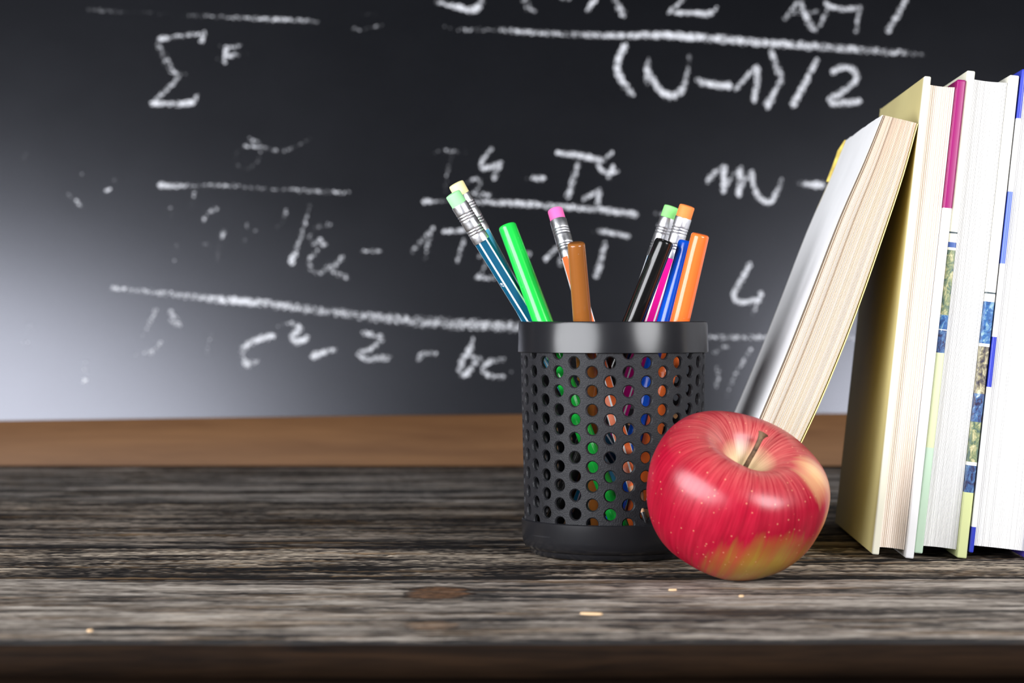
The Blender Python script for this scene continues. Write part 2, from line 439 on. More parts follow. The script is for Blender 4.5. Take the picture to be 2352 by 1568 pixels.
R('chalk_line', [(L_((256,662),(350,671),(480,686),(560,693),(620,699),(750,716),(900,733),(1060,745),(1200,751)), [12,13,18,20,19,22,25,26,26], [.7,.65,.8,.92,.8,.66,.72,.75,.76])], 'long thick chalk fraction line')
R('chalk_numeral', [(L_((946,579),(970,551),(995,524)), 10, [.7,.55,.75]), (L_((990,535),(975,594)), 12, .55)], 'chalk numeral 1')
R('chalk_letter', [(L_((1020,532),(1085,529)), 12, .8), (L_((1067,552),(1049,600)), 12, .65)])
R('chalk_numeral', [(L_((1096,590),(1112,588),(1118,600),(1110,620),(1095,637)), 10, .6), (L_((1095,638),(1136,639)), 11, .75)])
R('chalk_sign', [(L_((1206,585),(1214,584)), 14, .8)])
R('chalk_numeral', [(L_((1252,598),(1290,560)), 12, .72), (L_((1298,565),(1286,608)), 13, .6)])
R('chalk_letter', [(L_((1378,531),(1410,537),(1442,543)), 14, .85), (L_((1390,560),(1380,600),(1369,634)), [13,14,16], [.75,.75,.9]), (L_((1364,533),(1367,533)), 6, .4)], 'white chalk letter T')
R('chalk_line', [(L_((975,463),(1000,463),(1050,463),(1110,465),(1180,468),(1260,473),(1380,483),(1460,493)), [14,11,10,14,15,14,15,15], [.95,.6,.3,.75,.9,.8,.85,.9])], 'chalk fraction line behind the pencils')
R('chalk_letter', [(L_((1000,349),(1038,347),(1083,350)), 10, [.3,.65,.3]), (L_((1036,358),(1028,400),(1023,440)), 10, [.35,.45,.4])])
R('chalk_numeral', [(L_((1129,341),(1105,376),(1113,388),(1150,375)), 11, [.7,.8,.85,.85]), (L_((1148,378),(1134,410)), 13, .85)], 'chalk numeral 4')
R('chalk_numeral', [(L_((1076,419),(1094,412),(1102,424),(1088,446)), 12, [.6,.65,.6,.5]), (L_((1100,448),(1130,448)), 12, .62)])
R('chalk_sign', [(L_((1224,410),(1249,411)), 12, .9), (L_((1208,411),(1210,412)), 6, .45)])
R('chalk_letter', [(L_((1280,351),(1330,358),(1385,369)), [12,15,13], .9), (L_((1328,375),(1317,412),(1304,452)), [12,14,15], [.75,.75,.9])], 'white chalk letter T')
R('chalk_numeral', [(L_((1406,351),(1393,361)), 10, .8), (L_((1374,375),(1382,392),(1400,398),(1417,394)), 11, .85), (L_((1408,383),(1398,408)), 12, .85)], 'chalk numeral 4')
R('chalk_numeral', [(L_((1341,458),(1376,437)), 10, .8), (L_((1378,438),(1371,472)), 12, .85)])
R('chalk_letter', [(L_((998,5),(1040,14),(1080,24),(1098,18),(1106,0),(1106,-25)), [9,13,16,17,15,12], [.5,.9,1,.95,.7,.6])])
R('chalk_letter', [(L_((1203,-20),(1207,5),(1214,20),(1228,25)), [16,20,18,10], .62)])
R('chalk_sign', [(L_((1290,-4),(1308,-2)), 12, .6)])
R('chalk_letter', [(L_((1373,-8),(1349,24)), 12, .85), (L_((1406,-12),(1418,12),(1430,34)), [15,16,20], [.7,.65,.8])])
R('chalk_letter', [(L_((1572,-4),(1550,18),(1537,29)), 11, .75), (L_((1552,30),(1590,31),(1630,32),(1646,18)), [11,12,15,8], [.9,.9,1,.6])])
R('chalk_letter', [(L_((1832,5),(1808,38),(1796,50)), [11,11,9], [.6,.75,.4]), (L_((1840,-4),(1848,35),(1870,68)), [11,13,19], [.6,.8,.85]), (L_((1822,30),(1878,28)), 12, .6)], 'white chalk letter A')
R('chalk_letter', [(L_((1897,8),(1910,17),(1945,22),(1982,15)), 12, [.85,.85,.85,.6]), (L_((1900,25),(1884,58)), 11, .7), (L_((1977,18),(1970,45),(1966,74)), 11, .75)])
R('chalk_sign', [(L_((2085,-8),(2062,35),(2040,71)), [11,14,16], .8)], 'chalk slash')
R('chalk_line', [(L_((1020,61),(1060,70),(1130,68),(1180,73),(1300,80),(1420,83),(1530,82),(1640,90),(1700,95),(1850,106),(2000,117),(2070,122),(2122,127)), [8,11,11,13,14,15,17,18,19,18,17,15,10], [.35,.5,.45,.8,.7,.85,1,.9,.9,.88,.72,.75,.4])], 'long chalk fraction line')
R('chalk_sign', [(L_((1436,106),(1423,130),(1418,160),(1430,190),(1453,218)), [15,16,16,17,12], .92)], 'chalk opening bracket')
R('chalk_letter', [(L_((1490,138),(1486,165),(1484,196)), [10,15,10], [.6,.9,.5]), (L_((1488,165),(1512,203),(1540,222),(1566,208),(1577,175),(1584,130)), [14,16,18,16,11,10], [.9,.95,.95,.85,.7,.5])], 'white chalk letter N')
R('chalk_sign', [(L_((1602,184),(1618,192),(1675,198)), [13,15,17], [.8,.9,1])], 'chalk minus sign')
R('chalk_numeral', [(L_((1690,205),(1735,155)), 11, .88), (L_((1740,155),(1738,195),(1732,232)), 13, .92)], 'chalk numeral 1')
R('chalk_sign', [(L_((1771,118),(1784,155),(1794,182),(1776,218),(1763,244)), [12,16,17,14,20], [.75,.85,.7,.85,1])], 'chalk closing bracket')
R('chalk_sign', [(L_((1876,138),(1850,190),(1821,242)), [11,14,16], .95)], 'chalk slash')
R('chalk_numeral', [(L_((1912,167),(1932,156),(1960,162),(1966,185),(1940,208),(1906,228)), 14, .92), (L_((1906,230),(1920,239),(1973,234)), 16, .93)], 'chalk numeral 2')
R('chalk_letter', [(L_((1626,417),(1643,395),(1659,386)), [14,12,9], [.9,.8,.6]), (L_((1664,382),(1663,412),(1661,440)), 14, .88), (L_((1661,441),(1680,408),(1700,386)), 10, .7), (L_((1702,388),(1699,420),(1697,448)), 14, .88), (L_((1697,449),(1712,415),(1727,393)), 10, .72), (L_((1727,394),(1731,428),(1745,456),(1768,465),(1784,442),(1797,409)), [11,12,14,14,12,10], [.8,.88,.92,.92,.85,.6])], 'white chalk wavy mu')
R('chalk_sign', [(L_((1832,420),(1855,424),(1888,426)), [10,16,17], [.4,.95,1])])
R('chalk_numeral', [(L_((1722,607),(1705,640),(1686,676),(1692,692),(1718,694),(1746,686)), [12,13,14,13,13,13], .92), (L_((1748,674),(1738,697),(1727,720)), [13,14,12], [.9,.8,.5])], 'chalk numeral 4')
R('chalk_line', [(L_((1500,772),(1625,775),(1755,776),(1850,776),(1990,776)), 15, [.6,.7,.68,.6,.5])])
R('chalk_letter', [(L_((1640,812),(1655,800),(1672,795)), 13, .5), (L_((1650,845),(1645,888)), 16, [.5,.62]), (L_((1724,805),(1705,835),(1685,868),(1668,912)), 12, [.65,.6,.5,.4])])
R('chalk_letter', [(L_((358,713),(345,740),(328,772)), [12,12,8], [.7,.6,.35]), (L_((391,714),(398,732),(410,745)), [12,20,18], [.7,.8,.6]), (L_((370,788),(350,808),(310,817)), [10,14,9], [.5,.65,.4]), (L_((484,770),(474,812)), 10, [.5,.4])])
R('chalk_letter', [(L_((628,772),(592,780),(563,798),(557,818),(568,836),(592,828)), [15,17,17,12,17,10], [.95,.88,.8,.6,.95,.6])], 'white chalk letter c')
R('chalk_numeral', [(L_((641,749),(666,742),(689,755),(671,773),(682,786),(706,776)), [11,11,14,14,18,15], [.5,.55,.9,.9,1,.9])], 'chalk numeral 2')
R('chalk_sign', [(L_((720,818),(745,809),(770,803)), [20,15,12], [1,.85,.6])])
R('chalk_numeral', [(L_((836,765),(862,770),(877,780),(850,802),(824,813)), 14, .78), (L_((824,817),(850,826),(893,821)), [11,15,15], .8)], 'chalk numeral 2')
R('chalk_sign', [(L_((962,826),(968,814)), 13, .75), (L_((968,813),(1000,812)), 12, .75)])
R('chalk_letter', [(L_((1086,776),(1080,802),(1060,832),(1058,856),(1070,862),(1082,845),(1102,824)), [9,14,17,14,14,14,13], [.5,.85,.85,.8,.9,.85,.7]), (L_((1082,815),(1098,830)), 14, .7)], 'white chalk letter b')
R('chalk_letter', [(L_((1157,826),(1126,831),(1110,847),(1124,863),(1156,866)), 13, [.65,.75,.78,.78,.8])], 'white chalk letter c')
R('chalk_dot', [(L_((1175,853),(1178,853)), 8, .6)])
for pts, wd, de in (([(58,355),(56,378)], 9, .3), ([(86,390),(87,396)], 8, .3), ([(188,400),(207,404)], 9, .45), ([(244,437),(252,436)], 10, .85), ([(260,415),(264,415)], 8, .35),
                    ([(283,418),(288,418)], 8, .35), ([(158,447),(162,451)], 10, .5), ([(174,460),(187,474)], 9, .55), ([(196,826),(195,850),(194,866)], 10, .4), ([(194,875),(195,877)], 14, .9),
                    ([(62,750),(75,750)], 9, .4), ([(55,788),(65,785)], 9, .4), ([(1506,490),(1507,494)], 9, .5), ([(1514,519),(1517,523)], 10, .9), ([(1521,490),(1524,495)], 10, .9), ([(1432,716),(1434,719)], 9, .6)):
    R('chalk_dot', [(pts, wd, de)])

# ------------------------------------------------------------------ pen cup
CX, CY = (1408-1176)*0.955/F, 0.955
cup = tag(empty('pen_cup', (CX, CY, Z0)), 'black perforated plastic pen cup full of pens and pencils', 'pen cup')
t = NT('grained_black_plastic')
t.base(t.ramp(t.noise(500, 2), [(0.3, (0.014, 0.014, 0.016)), (0.7, (0.019, 0.019, 0.022))]), 0.42, 0.20)
t.bump(t.noise(1900, 3, 0.6), 0.45, 0.0006)
M_grain = t.m
t = NT('satin_black_plastic')
scr = t.ramp(t.noise(1.0, 3, 0.5, vec=t.mapped((30, 30, 500), (0, 0, 0), (0.4, 0.2, 0))), [(0.66, 0.0), (0.72, 1.0)])
t.base(t.mix(t.math('MULTIPLY', scr, 0.25), (0.012, 0.012, 0.014), (0.05, 0.05, 0.055)), t.ramp(t.noise(35, 4), [(0.3, 0.20), (0.7, 0.26)]), 0.42)
M_satin = t.m
def cup_r(z):   # outer radius of the perforated wall
    return 0.0388 + (0.0405-0.0388)*min(1, max(0, (z-0.014)/0.076))
NC = 32; PITCH = 0.0080; RH = 0.00245; RC = 0.00290; TH = 0.0017
A0 = math.radians(-90) + math.asin((1350-1408)/208.0)/1.044      # angle of a hole column, measured from +x
ZC0 = H - (855-HZ)*(CY-0.0398)/F                                  # height of a hole centre of that column
V, Fc, key = [], [], {}
def vert(u, v, dep):
    """u angle, v height, dep inward depth"""
    k = (round((u % (2*math.pi))*1e5) % 628319, round(v*1e7), round(dep*1e7))
    if k not in key:
        r = cup_r(v)-dep
        key[k] = len(V); V.append((r*math.cos(u), r*math.sin(u), v))
    return key[k]
def wall_holes():
    da = 2*math.pi/NC
    for c in range(NC):
        uc = A0 + c*da
        z = ZC0 - 13*PITCH + (PITCH/2 if c % 2 else 0)
        while z < 0.094:
            if z > 0.010:
                ring = {0: [], 1: [], 2: [], 3: [], 4: []}
                for k in range(16):
                    a = 2*math.pi*k/16
                    ca, sa = math.cos(a), math.sin(a)
                    m_ = max(abs(ca), abs(sa))
                    ou, ov = (ca/m_)*da/2, (sa/m_)*PITCH/2
                    hr = cup_r(z)
                    def pt(rr, dep): return vert(uc + rr*ca/hr, z + rr*sa, dep)
                    ring[0].append(vert(uc+ou, z+ov, 0)); ring[1].append(pt(RC, 0)); ring[2].append(pt(RH, 0.0006)); ring[3].append(pt(RH, TH)); ring[4].append(vert(uc+ou, z+ov, TH))
                for (p, q) in ((0, 1), (1, 2), (2, 3), (3, 4)):
                    for k in range(16):
                        k2 = (k+1) % 16
                        f = (ring[p][k], ring[p][k2], ring[q][k2], ring[q][k])
                        if len(set(f)) == 4: Fc.append(f)
            z += PITCH
wall_holes()
mesh('perforated_wall', V, Fc, M_grain, cup, smooth=True, sharp=24)
def loop_profile(pts, n=96): return lathe(pts + [pts[0]], n)
zr = 0.0882
v, f = loop_profile([(0.0417, zr), (0.0414, H-0.0012), (0.04115, H-0.0003), (0.0408, H), (0.0402, H), (0.0400, H-0.0006), (0.0403, zr+0.006), (0.0406, zr+0.0004), (0.0414, zr-0.0002)])
mesh('rim_collar', v, f, M_satin, cup, smooth=True, sharp=30)
v, f = lathe([(0, 0.0045), (0.0372, 0.0045), (0.0379, 0.0155), (0.0397, 0.0155), (0.0401, 0.0151), (0.0398, 0.0075), (0.0393, 0.0048), (0.0384, 0.0034), (0.0372, 0.0029), (0.0366, 0.0025), (0.0362, 0.0012), (0.0352, 0.0002), (0.0340, 0.0), (0, 0.0)], 96)
mesh('base', v, f, M_satin, cup, smooth=True, sharp=35)

# ------------------------------------------------------------------ pens and pencils
def stick_axis(xr, dr, xb, db, zb, ytop):
    """axis through the rim point (pixel column xr on the horizon, depth dr) and the foot point; runs up to pixel row ytop"""
    A = P(xr, HZ, CY+dr)
    yb = HZ + (H-zb)*F/(CY+db)
    B = P(xb, yb, CY+db)
    s0, s1 = 0.0, 3.0
    for _ in range(50):
        s_ = (s0+s1)/2; q = B + (A-B)*s_
        py = HZ - (q.z-Z0-H)*F/q.y
        if py > ytop: s0 = s_
        else: s1 = s_
    T = B + (A-B)*s0
    return B, T
def axis_empty(name, B, T, roll=0.0):
    q = (T-B).normalized().to_track_quat('Z', 'X')
    q = q @ Matrix.Rotation(roll, 3, 'Z').to_quaternion()
    return empty(name, B, q), (T-B).length
M_white = plain('white_print', (0.86, 0.86, 0.87), 0.3, 0.5, var=0.02)
M_wood_tip = wood_brown('cedar_tip', (0.42, 0.22, 0.12), (0.58, 0.34, 0.2), 0.6, 200, 200)
M_lead = plain('graphite', (0.06, 0.06, 0.065), 0.28, 0.6, 0.6)
t = NT('aluminium')
t.base(t.ramp(t.noise(1.0, 4, vec=t.mapped((300, 300, 60))), [(0.3, (0.72, 0.72, 0.75)), (0.7, (0.88, 0.88, 0.90))]), t.ramp(t.noise(260, 3), [(0.3, 0.30), (0.7, 0.44)]), 0.5, 1.0)
t.bump(t.noise(700, 2), 0.12, 0.0003)
M_alu = t.m
def text_mesh(name, body, size, mat, parent, mtx, shear=0.0):
    cu = bpy.data.curves.new(name, 'FONT'); cu.body = body; cu.size = size; cu.extrude = 0.00003; cu.shear = shear
    cu.align_x = 'LEFT'; cu.align_y = 'CENTER'; cu.resolution_u = 3
    o = bpy.data.objects.new(name+'_curve', cu)
    COL.objects.link(o)
    dg = bpy.context.evaluated_depsgraph_get(); dg.update()
    me = bpy.data.meshes.new_from_object(o.evaluated_get(dg))
    bpy.data.objects.remove(o); bpy.data.curves.remove(cu)
    me.name = name; me.materials.clear(); me.materials.append(mat)
    me.transform(mtx)
    return link(bpy.data.objects.new(name, me), parent)
def pencil(label, xr, dr, xb, db, zb, ytop, body_c, eraser_c, roll, ticks=False, text=None, stripe=True, shade=None, ferrule_l=0.0175, eraser_l=0.0055, gap=1.0):
    B, T = stick_axis(xr, dr, xb, db, zb, ytop)
    e, Ln = axis_empty('pencil', B, T, math.radians(roll))
    tag(e, label, 'pencil', 'pencils standing in the cup')
    mb = plain('pencil_lacquer', body_c, 0.30, 0.4, var=0.03)
    R0 = 0.00370               # corner radius of the hexagon
    tip = 0.0165; z1 = Ln-ferrule_l-eraser_l
    hw = math.radians(6.5 if stripe else 2.0)      # half angle of the printed edge line
    angs = []
    for k in range(6):
        a = k*math.pi/3; angs += [a-hw, a+hw]
    def rad(a):
        b_ = (a + math.pi/6) % (math.pi/3) - math.pi/6 + math.pi/6
        # distance to hexagon side
        m_ = (a % (math.pi/3)) - math.pi/6
        return min(R0*math.cos(math.pi/6)/math.cos(m_), R0*0.985)
    V, Fc, fm = [], [], []
    for z in (tip, z1):
        for a in angs: V.append((rad(a)*math.cos(a), rad(a)*math.sin(a), z))
    for k in range(12):
        k2 = (k+1) % 12; Fc.append((k, k2, 12+k2, 12+k)); fm.append(1 if (k % 2 == 0 and stripe) else 0)
    Fc.append(tuple(range(12, 24))); fm.append(0); Fc.append(tuple(reversed(range(12)))); fm.append(0)
    bar = mesh('barrel', V, Fc, [mb, M_white], e, fmat=fm)
    v, f = lathe([(0.00105, 0.0048), (0.0034, tip), (0, tip+0.0002)], 18)
    mesh('sharpened_wood', v, f, M_wood_tip, e, smooth=True, sharp=60)
    v, f = lathe([(0, 0.0), (0.00022, 0.0003), (0.00104, 0.0049), (0, 0.0052)], 14)
    mesh('lead', v, f, M_lead, e, smooth=True, sharp=60)
    # ferrule with two sets of crimped rings
    prof = [(0.0033, z1-0.0012), (0.00372, z1-0.0012), (0.00378, z1-0.0004), (0.00376, z1+0.0012)]
    def rings(za, k):
        for i in range(k):
            zc = za + i*0.00125
            prof.extend([(0.00374, zc), (0.00352, zc+0.00032), (0.00374, zc+0.00062), (0.00379, zc+0.00092)])
    rings(z1+0.0026, 3); prof += [(0.00374, z1+0.0068), (0.00374, z1+0.0094)]; rings(z1+0.0100, 3)
    prof += [(0.00372, z1+0.0142), (0.00372, z1+ferrule_l-0.0003), (0.00362, z1+ferrule_l), (0.0034, z1+ferrule_l)]
    dent = lambda a, z: 1.0 - (0.02 if (math.cos(3*a+1.0) > 0.86 and (0.0035 < z-z1 < 0.0052 or 0.0108 < z-z1 < 0.0125)) else 0.0)
    v, f = lathe(prof, 48, dent); mesh('ferrule', v, f, M_alu, e, smooth=True, sharp=50)
    t = NT('eraser_rubber')
    sp = t.ramp(t.noise(420, 2), [(0.70, 0.0), (0.76, 1.0)])
    t.base(t.mix(t.math('MULTIPLY', sp, 0.35), eraser_c, tuple(c*0.5 for c in eraser_c)), 0.62, 0.3); t.bump(t.noise(900, 2), 0.06, 0.0003)
    t.bsdf.inputs['Subsurface Weight'].default_value = 0.15; t.bsdf.inputs['Subsurface Radius'].default_value = (0.002, 0.002, 0.002)
    ze = z1+ferrule_l-0.002
    v, f = lathe([(0, ze), (0.00345, ze), (0.00345, Ln-0.0008), (0.00335, Ln-0.00035), (0.0031, Ln-0.00012), (0.0020, Ln+0.0001), (0, Ln+0.0002)], 40)
    mesh('eraser', v, f, t.m, e, smooth=True, sharp=60)
    apo = R0*math.cos(math.pi/6)
    if ticks:
        bm = bmesh.new(); fa = math.radians(30 + 60*ticks)
        z = z1-0.009
        rr = random.Random(3)
        while z > tip+0.02:
            hgt = rr.choice((0.0004, 0.0007, 0.0011)); z -= hgt+rr.choice((0.0004, 0.0006, 0.0009))
            boxbm(apo+0.00001, apo+0.00005, -0.0011, 0.0011, z, z+hgt, bm=bm)
        bmesh.ops.rotate(bm, verts=bm.verts, cent=(0,0,0), matrix=Matrix.Rotation(fa, 3, 'Z'))
        bmobj('printed_barcode', bm, plain('barcode_ink', (0.012, 0.004, 0.012), 0.3), bar)
    if text:
        for (body, size, face, zt, flip) in text:
            fa = math.radians(30 + 60*face)
            # text runs along the pencil axis, lying on a facet
            m_ = Matrix.Rotation(fa, 4, 'Z') @ Matrix.Translation((apo+0.00002, 0, zt)) @ Matrix(((0,0,1,0),(0,1,0,0) if flip < 0 else (0,-1,0,0),(-1,0,0,0) if flip < 0 else (1,0,0,0),(0,0,0,1)))
            text_mesh('printed_lettering', body, size, M_white, bar, m_, 0.2)
    return e
def marker(label, xr, dr, xb, db, zb, ytop, c, cap_len=0.062, r_top=0.00385, r_low=0.00435, hollow=False, barrel_c=None, ribs=True):
    B, T = stick_axis(xr, dr, xb, db, zb, ytop)
    e, Ln = axis_empty('felt_tip_pen', B, T, 0.7)
    tag(e, label, 'felt-tip pen', 'felt-tip pens standing in the cup')
    t = NT('pen_plastic')
    sp = t.ramp(t.noise(650, 2, 0.4), [(0.745, 0.0), (0.765, 1.0)])
    t.base(t.mix(t.math('MULTIPLY', sp, 0.25), c, tuple(min(1, x*0.6+0.35) for x in c)), 0.16, 0.5)
    mc = t.m
    z0 = Ln-cap_len
    prof = [(r_low*0.86, z0), (r_low*1.03, z0), (r_low*1.04, z0+0.0006), (r_low, z0+0.0012)]
    for i in range(1, 10):
        f_ = i/9; prof.append((r_low+(r_top-r_low)*f_, z0+0.0012+(cap_len-0.0024)*f_))
    if hollow: prof += [(r_top-0.0002, Ln-0.0004), (r_top-0.0007, Ln), (r_top-0.0011, Ln-0.0003), (r_top-0.0013, Ln-0.0012), (0.0012, Ln-0.0014), (0.0009, Ln-0.0010), (0, Ln-0.0010)]
    else: prof += [(r_top-0.0001, Ln-0.0007), (r_top-0.0005, Ln-0.0002), (r_top-0.0011, Ln), (0, Ln)]
    zr0 = z0+0.012
    def rmod(a, z):
        if not ribs or z < zr0 or z > Ln-0.0012: return 1.0
        return 1.0 - 0.016*max(0.0, math.cos(5*a))**6
    v, f = lathe(prof, 80, rmod); mesh('cap', v, f, mc, e, smooth=True, sharp=35)
    rb = r_low*0.88
    v, f = lathe([(0, 0.0), (rb*0.55, 0.0), (rb*0.62, 0.0004), (rb*0.62, 0.0018), (rb*0.9, 0.0024), (rb, 0.0034), (rb, z0+0.004), (0, z0+0.004)], 40)
    mesh('barrel', v, f, mc if barrel_c is None else plain('pen_barrel', barrel_c, 0.2), e, smooth=True, sharp=35)
    return e
ZB = 0.0062
pencil('teal pencil with a pale green eraser, leaning furthest left in front of the yellow-tipped one', 1221, -0.0060, 1526, 0.0100, ZB, 444, (0.003, 0.080, 0.155), (0.32, 0.74, 0.34), -8,
       text=[('pencil 160', 0.0021, 3, 0.104, -1), ('87', 0.0021, 3, 0.135, -1)])
pencil('light blue pencil with a yellow eraser behind the teal pencil', 1218, 0.0030, 1482, 0.0180, ZB, 421, (0.10, 0.50, 0.78), (0.90, 0.80, 0.40), 28, ferrule_l=0.0172)
marker('bright green felt-tip pen with ribbed cap, leaning left', 1247, -0.0140, 1440, -0.0290, ZB, 516, (0.015, 0.56, 0.062), r_top=0.00395, r_low=0.0044, cap_len=0.0535)
pencil('orange pencil with a pink eraser behind the brown pen', 1349, -0.0060, 1483, -0.0385, 0.0165, 481, (0.86, 0.155, 0.035), (0.93, 0.16, 0.46), 20, text=[('STABILO', 0.0034, 4, 0.078, 1)])
marker('brown felt-tip pen with specks of dust in the middle of the cup', 1338, -0.0240, 1379, 0.0, ZB, 557, (0.26, 0.088, 0.018), r_top=0.00378, r_low=0.0043, cap_len=0.060)
marker('black felt-tip pen with a hollow cap end facing forward', 1454, -0.0120, 1258, 0.0020, ZB, 552, (0.006, 0.006, 0.006), hollow=True, r_top=0.0041, r_low=0.0048, cap_len=0.066, ribs=False)
pencil('teal pencil with a light green eraser behind the black pen', 1453, 0.0200, 1286, 0.0220, ZB, 474, (0.003, 0.080, 0.155), (0.27, 0.74, 0.22), 20)
pencil('magenta pencil with an orange eraser and a printed barcode', 1493, 0.0120, 1336, 0.0240, ZB, 472, (0.72, 0.004, 0.26), (0.90, 0.235, 0.055), 16, ticks=4)
marker('blue felt-tip pen half hidden behind the orange pen', 1529, -0.0100, 1396, -0.0100, ZB, 553, (0.004, 0.085, 0.62), r_top=0.0037, r_low=0.0041)
marker('orange felt-tip pen leaning furthest right on the rim', 1561, -0.0180, 1441, -0.0060, ZB, 537, (0.88, 0.16, 0.03), r_top=0.0039, r_low=0.0044)

# ------------------------------------------------------------------ apple
AD = 0.858
AX = (1694-1176)*AD/F; AR = 0.0356
apple = tag(empty('apple', (AX, AD, Z0)), 'ripe red apple with a yellow-green patch and brown stem', 'apple')
prof = [(0, -0.56), (0.10, -0.62), (0.24, -0.72), (0.44, -0.775), (0.65, -0.70), (0.82, -0.53), (0.94, -0.30), (0.99, -0.06), (1.0, 0.12), (0.965, 0.33), (0.87, 0.50), (0.71, 0.61), (0.54, 0.64), (0.38, 0.585), (0.24, 0.46), (0.12, 0.32), (0.05, 0.24), (0, 0.22)]
pc = catmull([(a, b, 0) for a, b in prof], 5)
n = 96; rot = Matrix.Rotation(math.radians(16), 3, 'Y') @ Matrix.Rotation(math.radians(28), 3, 'X')
V, Fc, TH_, PH_ = [], [], [], []
for i, p in enumerate(pc):
    for k in range(n):
        a = 2*math.pi*k/n
        up = max(0.0, p.y); lob = 1 + 0.016*math.cos(5*a+0.6)*(0.3+abs(p.y)) + 0.012*math.cos(2*a+1.0) + 0.008*math.cos(a-0.4)
        wv = 0.02*math.cos(3*a+0.5)*up*p.x
        q = Vector((p.x*lob*math.cos(a), p.x*lob*math.sin(a), p.y+wv))*AR
        V.append(rot @ q); TH_.append(a); PH_.append(i/(len(pc)-1))
for i in range(len(pc)-1):
    for k in range(n):
        k2 = (k+1) % n; Fc.append((i*n+k, i*n+k2, (i+1)*n+k2, (i+1)*n+k))
zmin = min(v.z for v in V)
xm = (min(v.x for v in V)+max(v.x for v in V))/2
V = [Vector((v.x-xm, v.y, v.z-zmin)) for v in V]
AC = Vector((-xm, 0, -zmin))          # centre of the unrotated apple, local
t = NT('apple_skin')
ph = t.attr('phi').outputs['Fac']; cs = t.attr('dirv').outputs['Vector']
# streaks: stretched from stem to base
comb = t.new('ShaderNodeCombineXYZ')
sx_ = t.sep(cs)
t.ln(t.math('MULTIPLY', sx_[0], 7.0), comb.inputs[0]); t.ln(t.math('MULTIPLY', sx_[1], 7.0), comb.inputs[1]); t.ln(t.math('MULTIPLY', ph, 1.6), comb.inputs[2])
st1 = t.noise(1.0, 6, 0.65, vec=comb.outputs[0], dist=0.25)
comb2 = t.new('ShaderNodeCombineXYZ')
t.ln(t.math('MULTIPLY', sx_[0], 30.0), comb2.inputs[0]); t.ln(t.math('MULTIPLY', sx_[1], 30.0), comb2.inputs[1]); t.ln(t.math('MULTIPLY', ph, 6.0), comb2.inputs[2])
st2 = t.noise(1.0, 5, 0.7, vec=comb2.outputs[0], dist=0.3)
red = t.ramp(t.math('ADD', t.math('MULTIPLY', st1, 0.6), t.math('MULTIPLY', st2, 0.4)), [(0.34, (0.22, 0.001, 0.013)), (0.50, (0.33, 0.002, 0.020)), (0.62, (0.42, 0.006, 0.030)), (0.76, (0.60, 0.075, 0.085))])
# paler, streaky shoulder towards the stem
sh = t.ramp(ph, [(0.56, 0.0), (0.70, 0.35), (0.80, 0.62), (0.90, 0.95)])
shm = t.math('MULTIPLY', sh, t.ramp(st2, [(0.36, 0.15), (0.60, 1.0)]))
col = t.mix(shm, red, (0.80, 0.27, 0.22))
cav = t.ramp(ph, [(0.79, 0.0), (0.85, 0.75), (0.91, 1.0)])
col = t.mix(t.math('MULTIPLY', cav, t.ramp(st2, [(0.3, 0.6), (0.5, 1.0)])), col, (0.82, 0.70, 0.40))
def patch(cx_, cy_, cz_, rx, rz, soft, c, amt):
    """a patch of ground colour around a point of the skin"""
    global col
    x, y, z = t.sep()
    dx = t.math('DIVIDE', t.math('SUBTRACT', x, cx_), rx); dz = t.math('DIVIDE', t.math('SUBTRACT', z, cz_), rz); dy = t.math('DIVIDE', t.math('SUBTRACT', y, cy_), rx)
    d = t.math('SQRT', t.math('ADD', t.math('ADD', t.math('MULTIPLY', dx, dx), t.math('MULTIPLY', dz, dz)), t.math('MULTIPLY', dy, dy)))
    d = t.math('ADD', d, t.math('MULTIPLY', t.math('SUBTRACT', st1, 0.5), 0.9)); d = t.math('ADD', d, t.math('MULTIPLY', t.math('SUBTRACT', st2, 0.5), 0.5))
    m_ = t.ramp(d, [(1.0-soft, 1.0), (1.0+soft*0.6, 0.0)])
    col = t.mix(t.math('MULTIPLY', m_, amt), col, c)
patch(0.010, -0.022, 0.004, 0.030, 0.0180, 0.75, (0.40, 0.26, 0.030), 0.85)
patch(0.0290, -0.015, 0.043, 0.0105, 0.015, 0.8, (0.85, 0.52, 0.24), 0.9)
patch(0.0330, -0.008, 0.022, 0.0085, 0.022, 0.8, (0.70, 0.30, 0.06), 0.8)
# lenticels
vo = t.new('ShaderNodeTexVoronoi'); vo.inputs['Scale'].default_value = 420; vo.inputs['Randomness'].default_value = 1.0; t.ln(t.obj(), vo.inputs['Vector'])
dots = t.ramp(vo.outputs['Distance'], [(0.08, 1.0), (0.17, 0.0)])
sel = t.ramp(t.sep(vo.outputs['Color'])[0], [(0.45, 0.0), (0.5, 1.0)])
col = t.mix(t.math('MULTIPLY', t.math('MULTIPLY', dots, sel), 0.5), col, (0.80, 0.40, 0.22))
t.base(col, t.ramp(st2, [(0.3, 0.27), (0.7, 0.38)]), 0.5)
t.bump(t.noise(160, 4, 0.6), 0.10, 0.0006)
skin = mesh('skin', V, Fc, t.m, apple, smooth=True)
at = skin.data.attributes.new('phi', 'FLOAT', 'POINT'); at.data.foreach_set('value', PH_)
at = skin.data.attributes.new('dirv', 'FLOAT_VECTOR', 'POINT')
at.data.foreach_set('vector', [c for a in TH_ for c in (math.cos(a), math.sin(a), 0)])
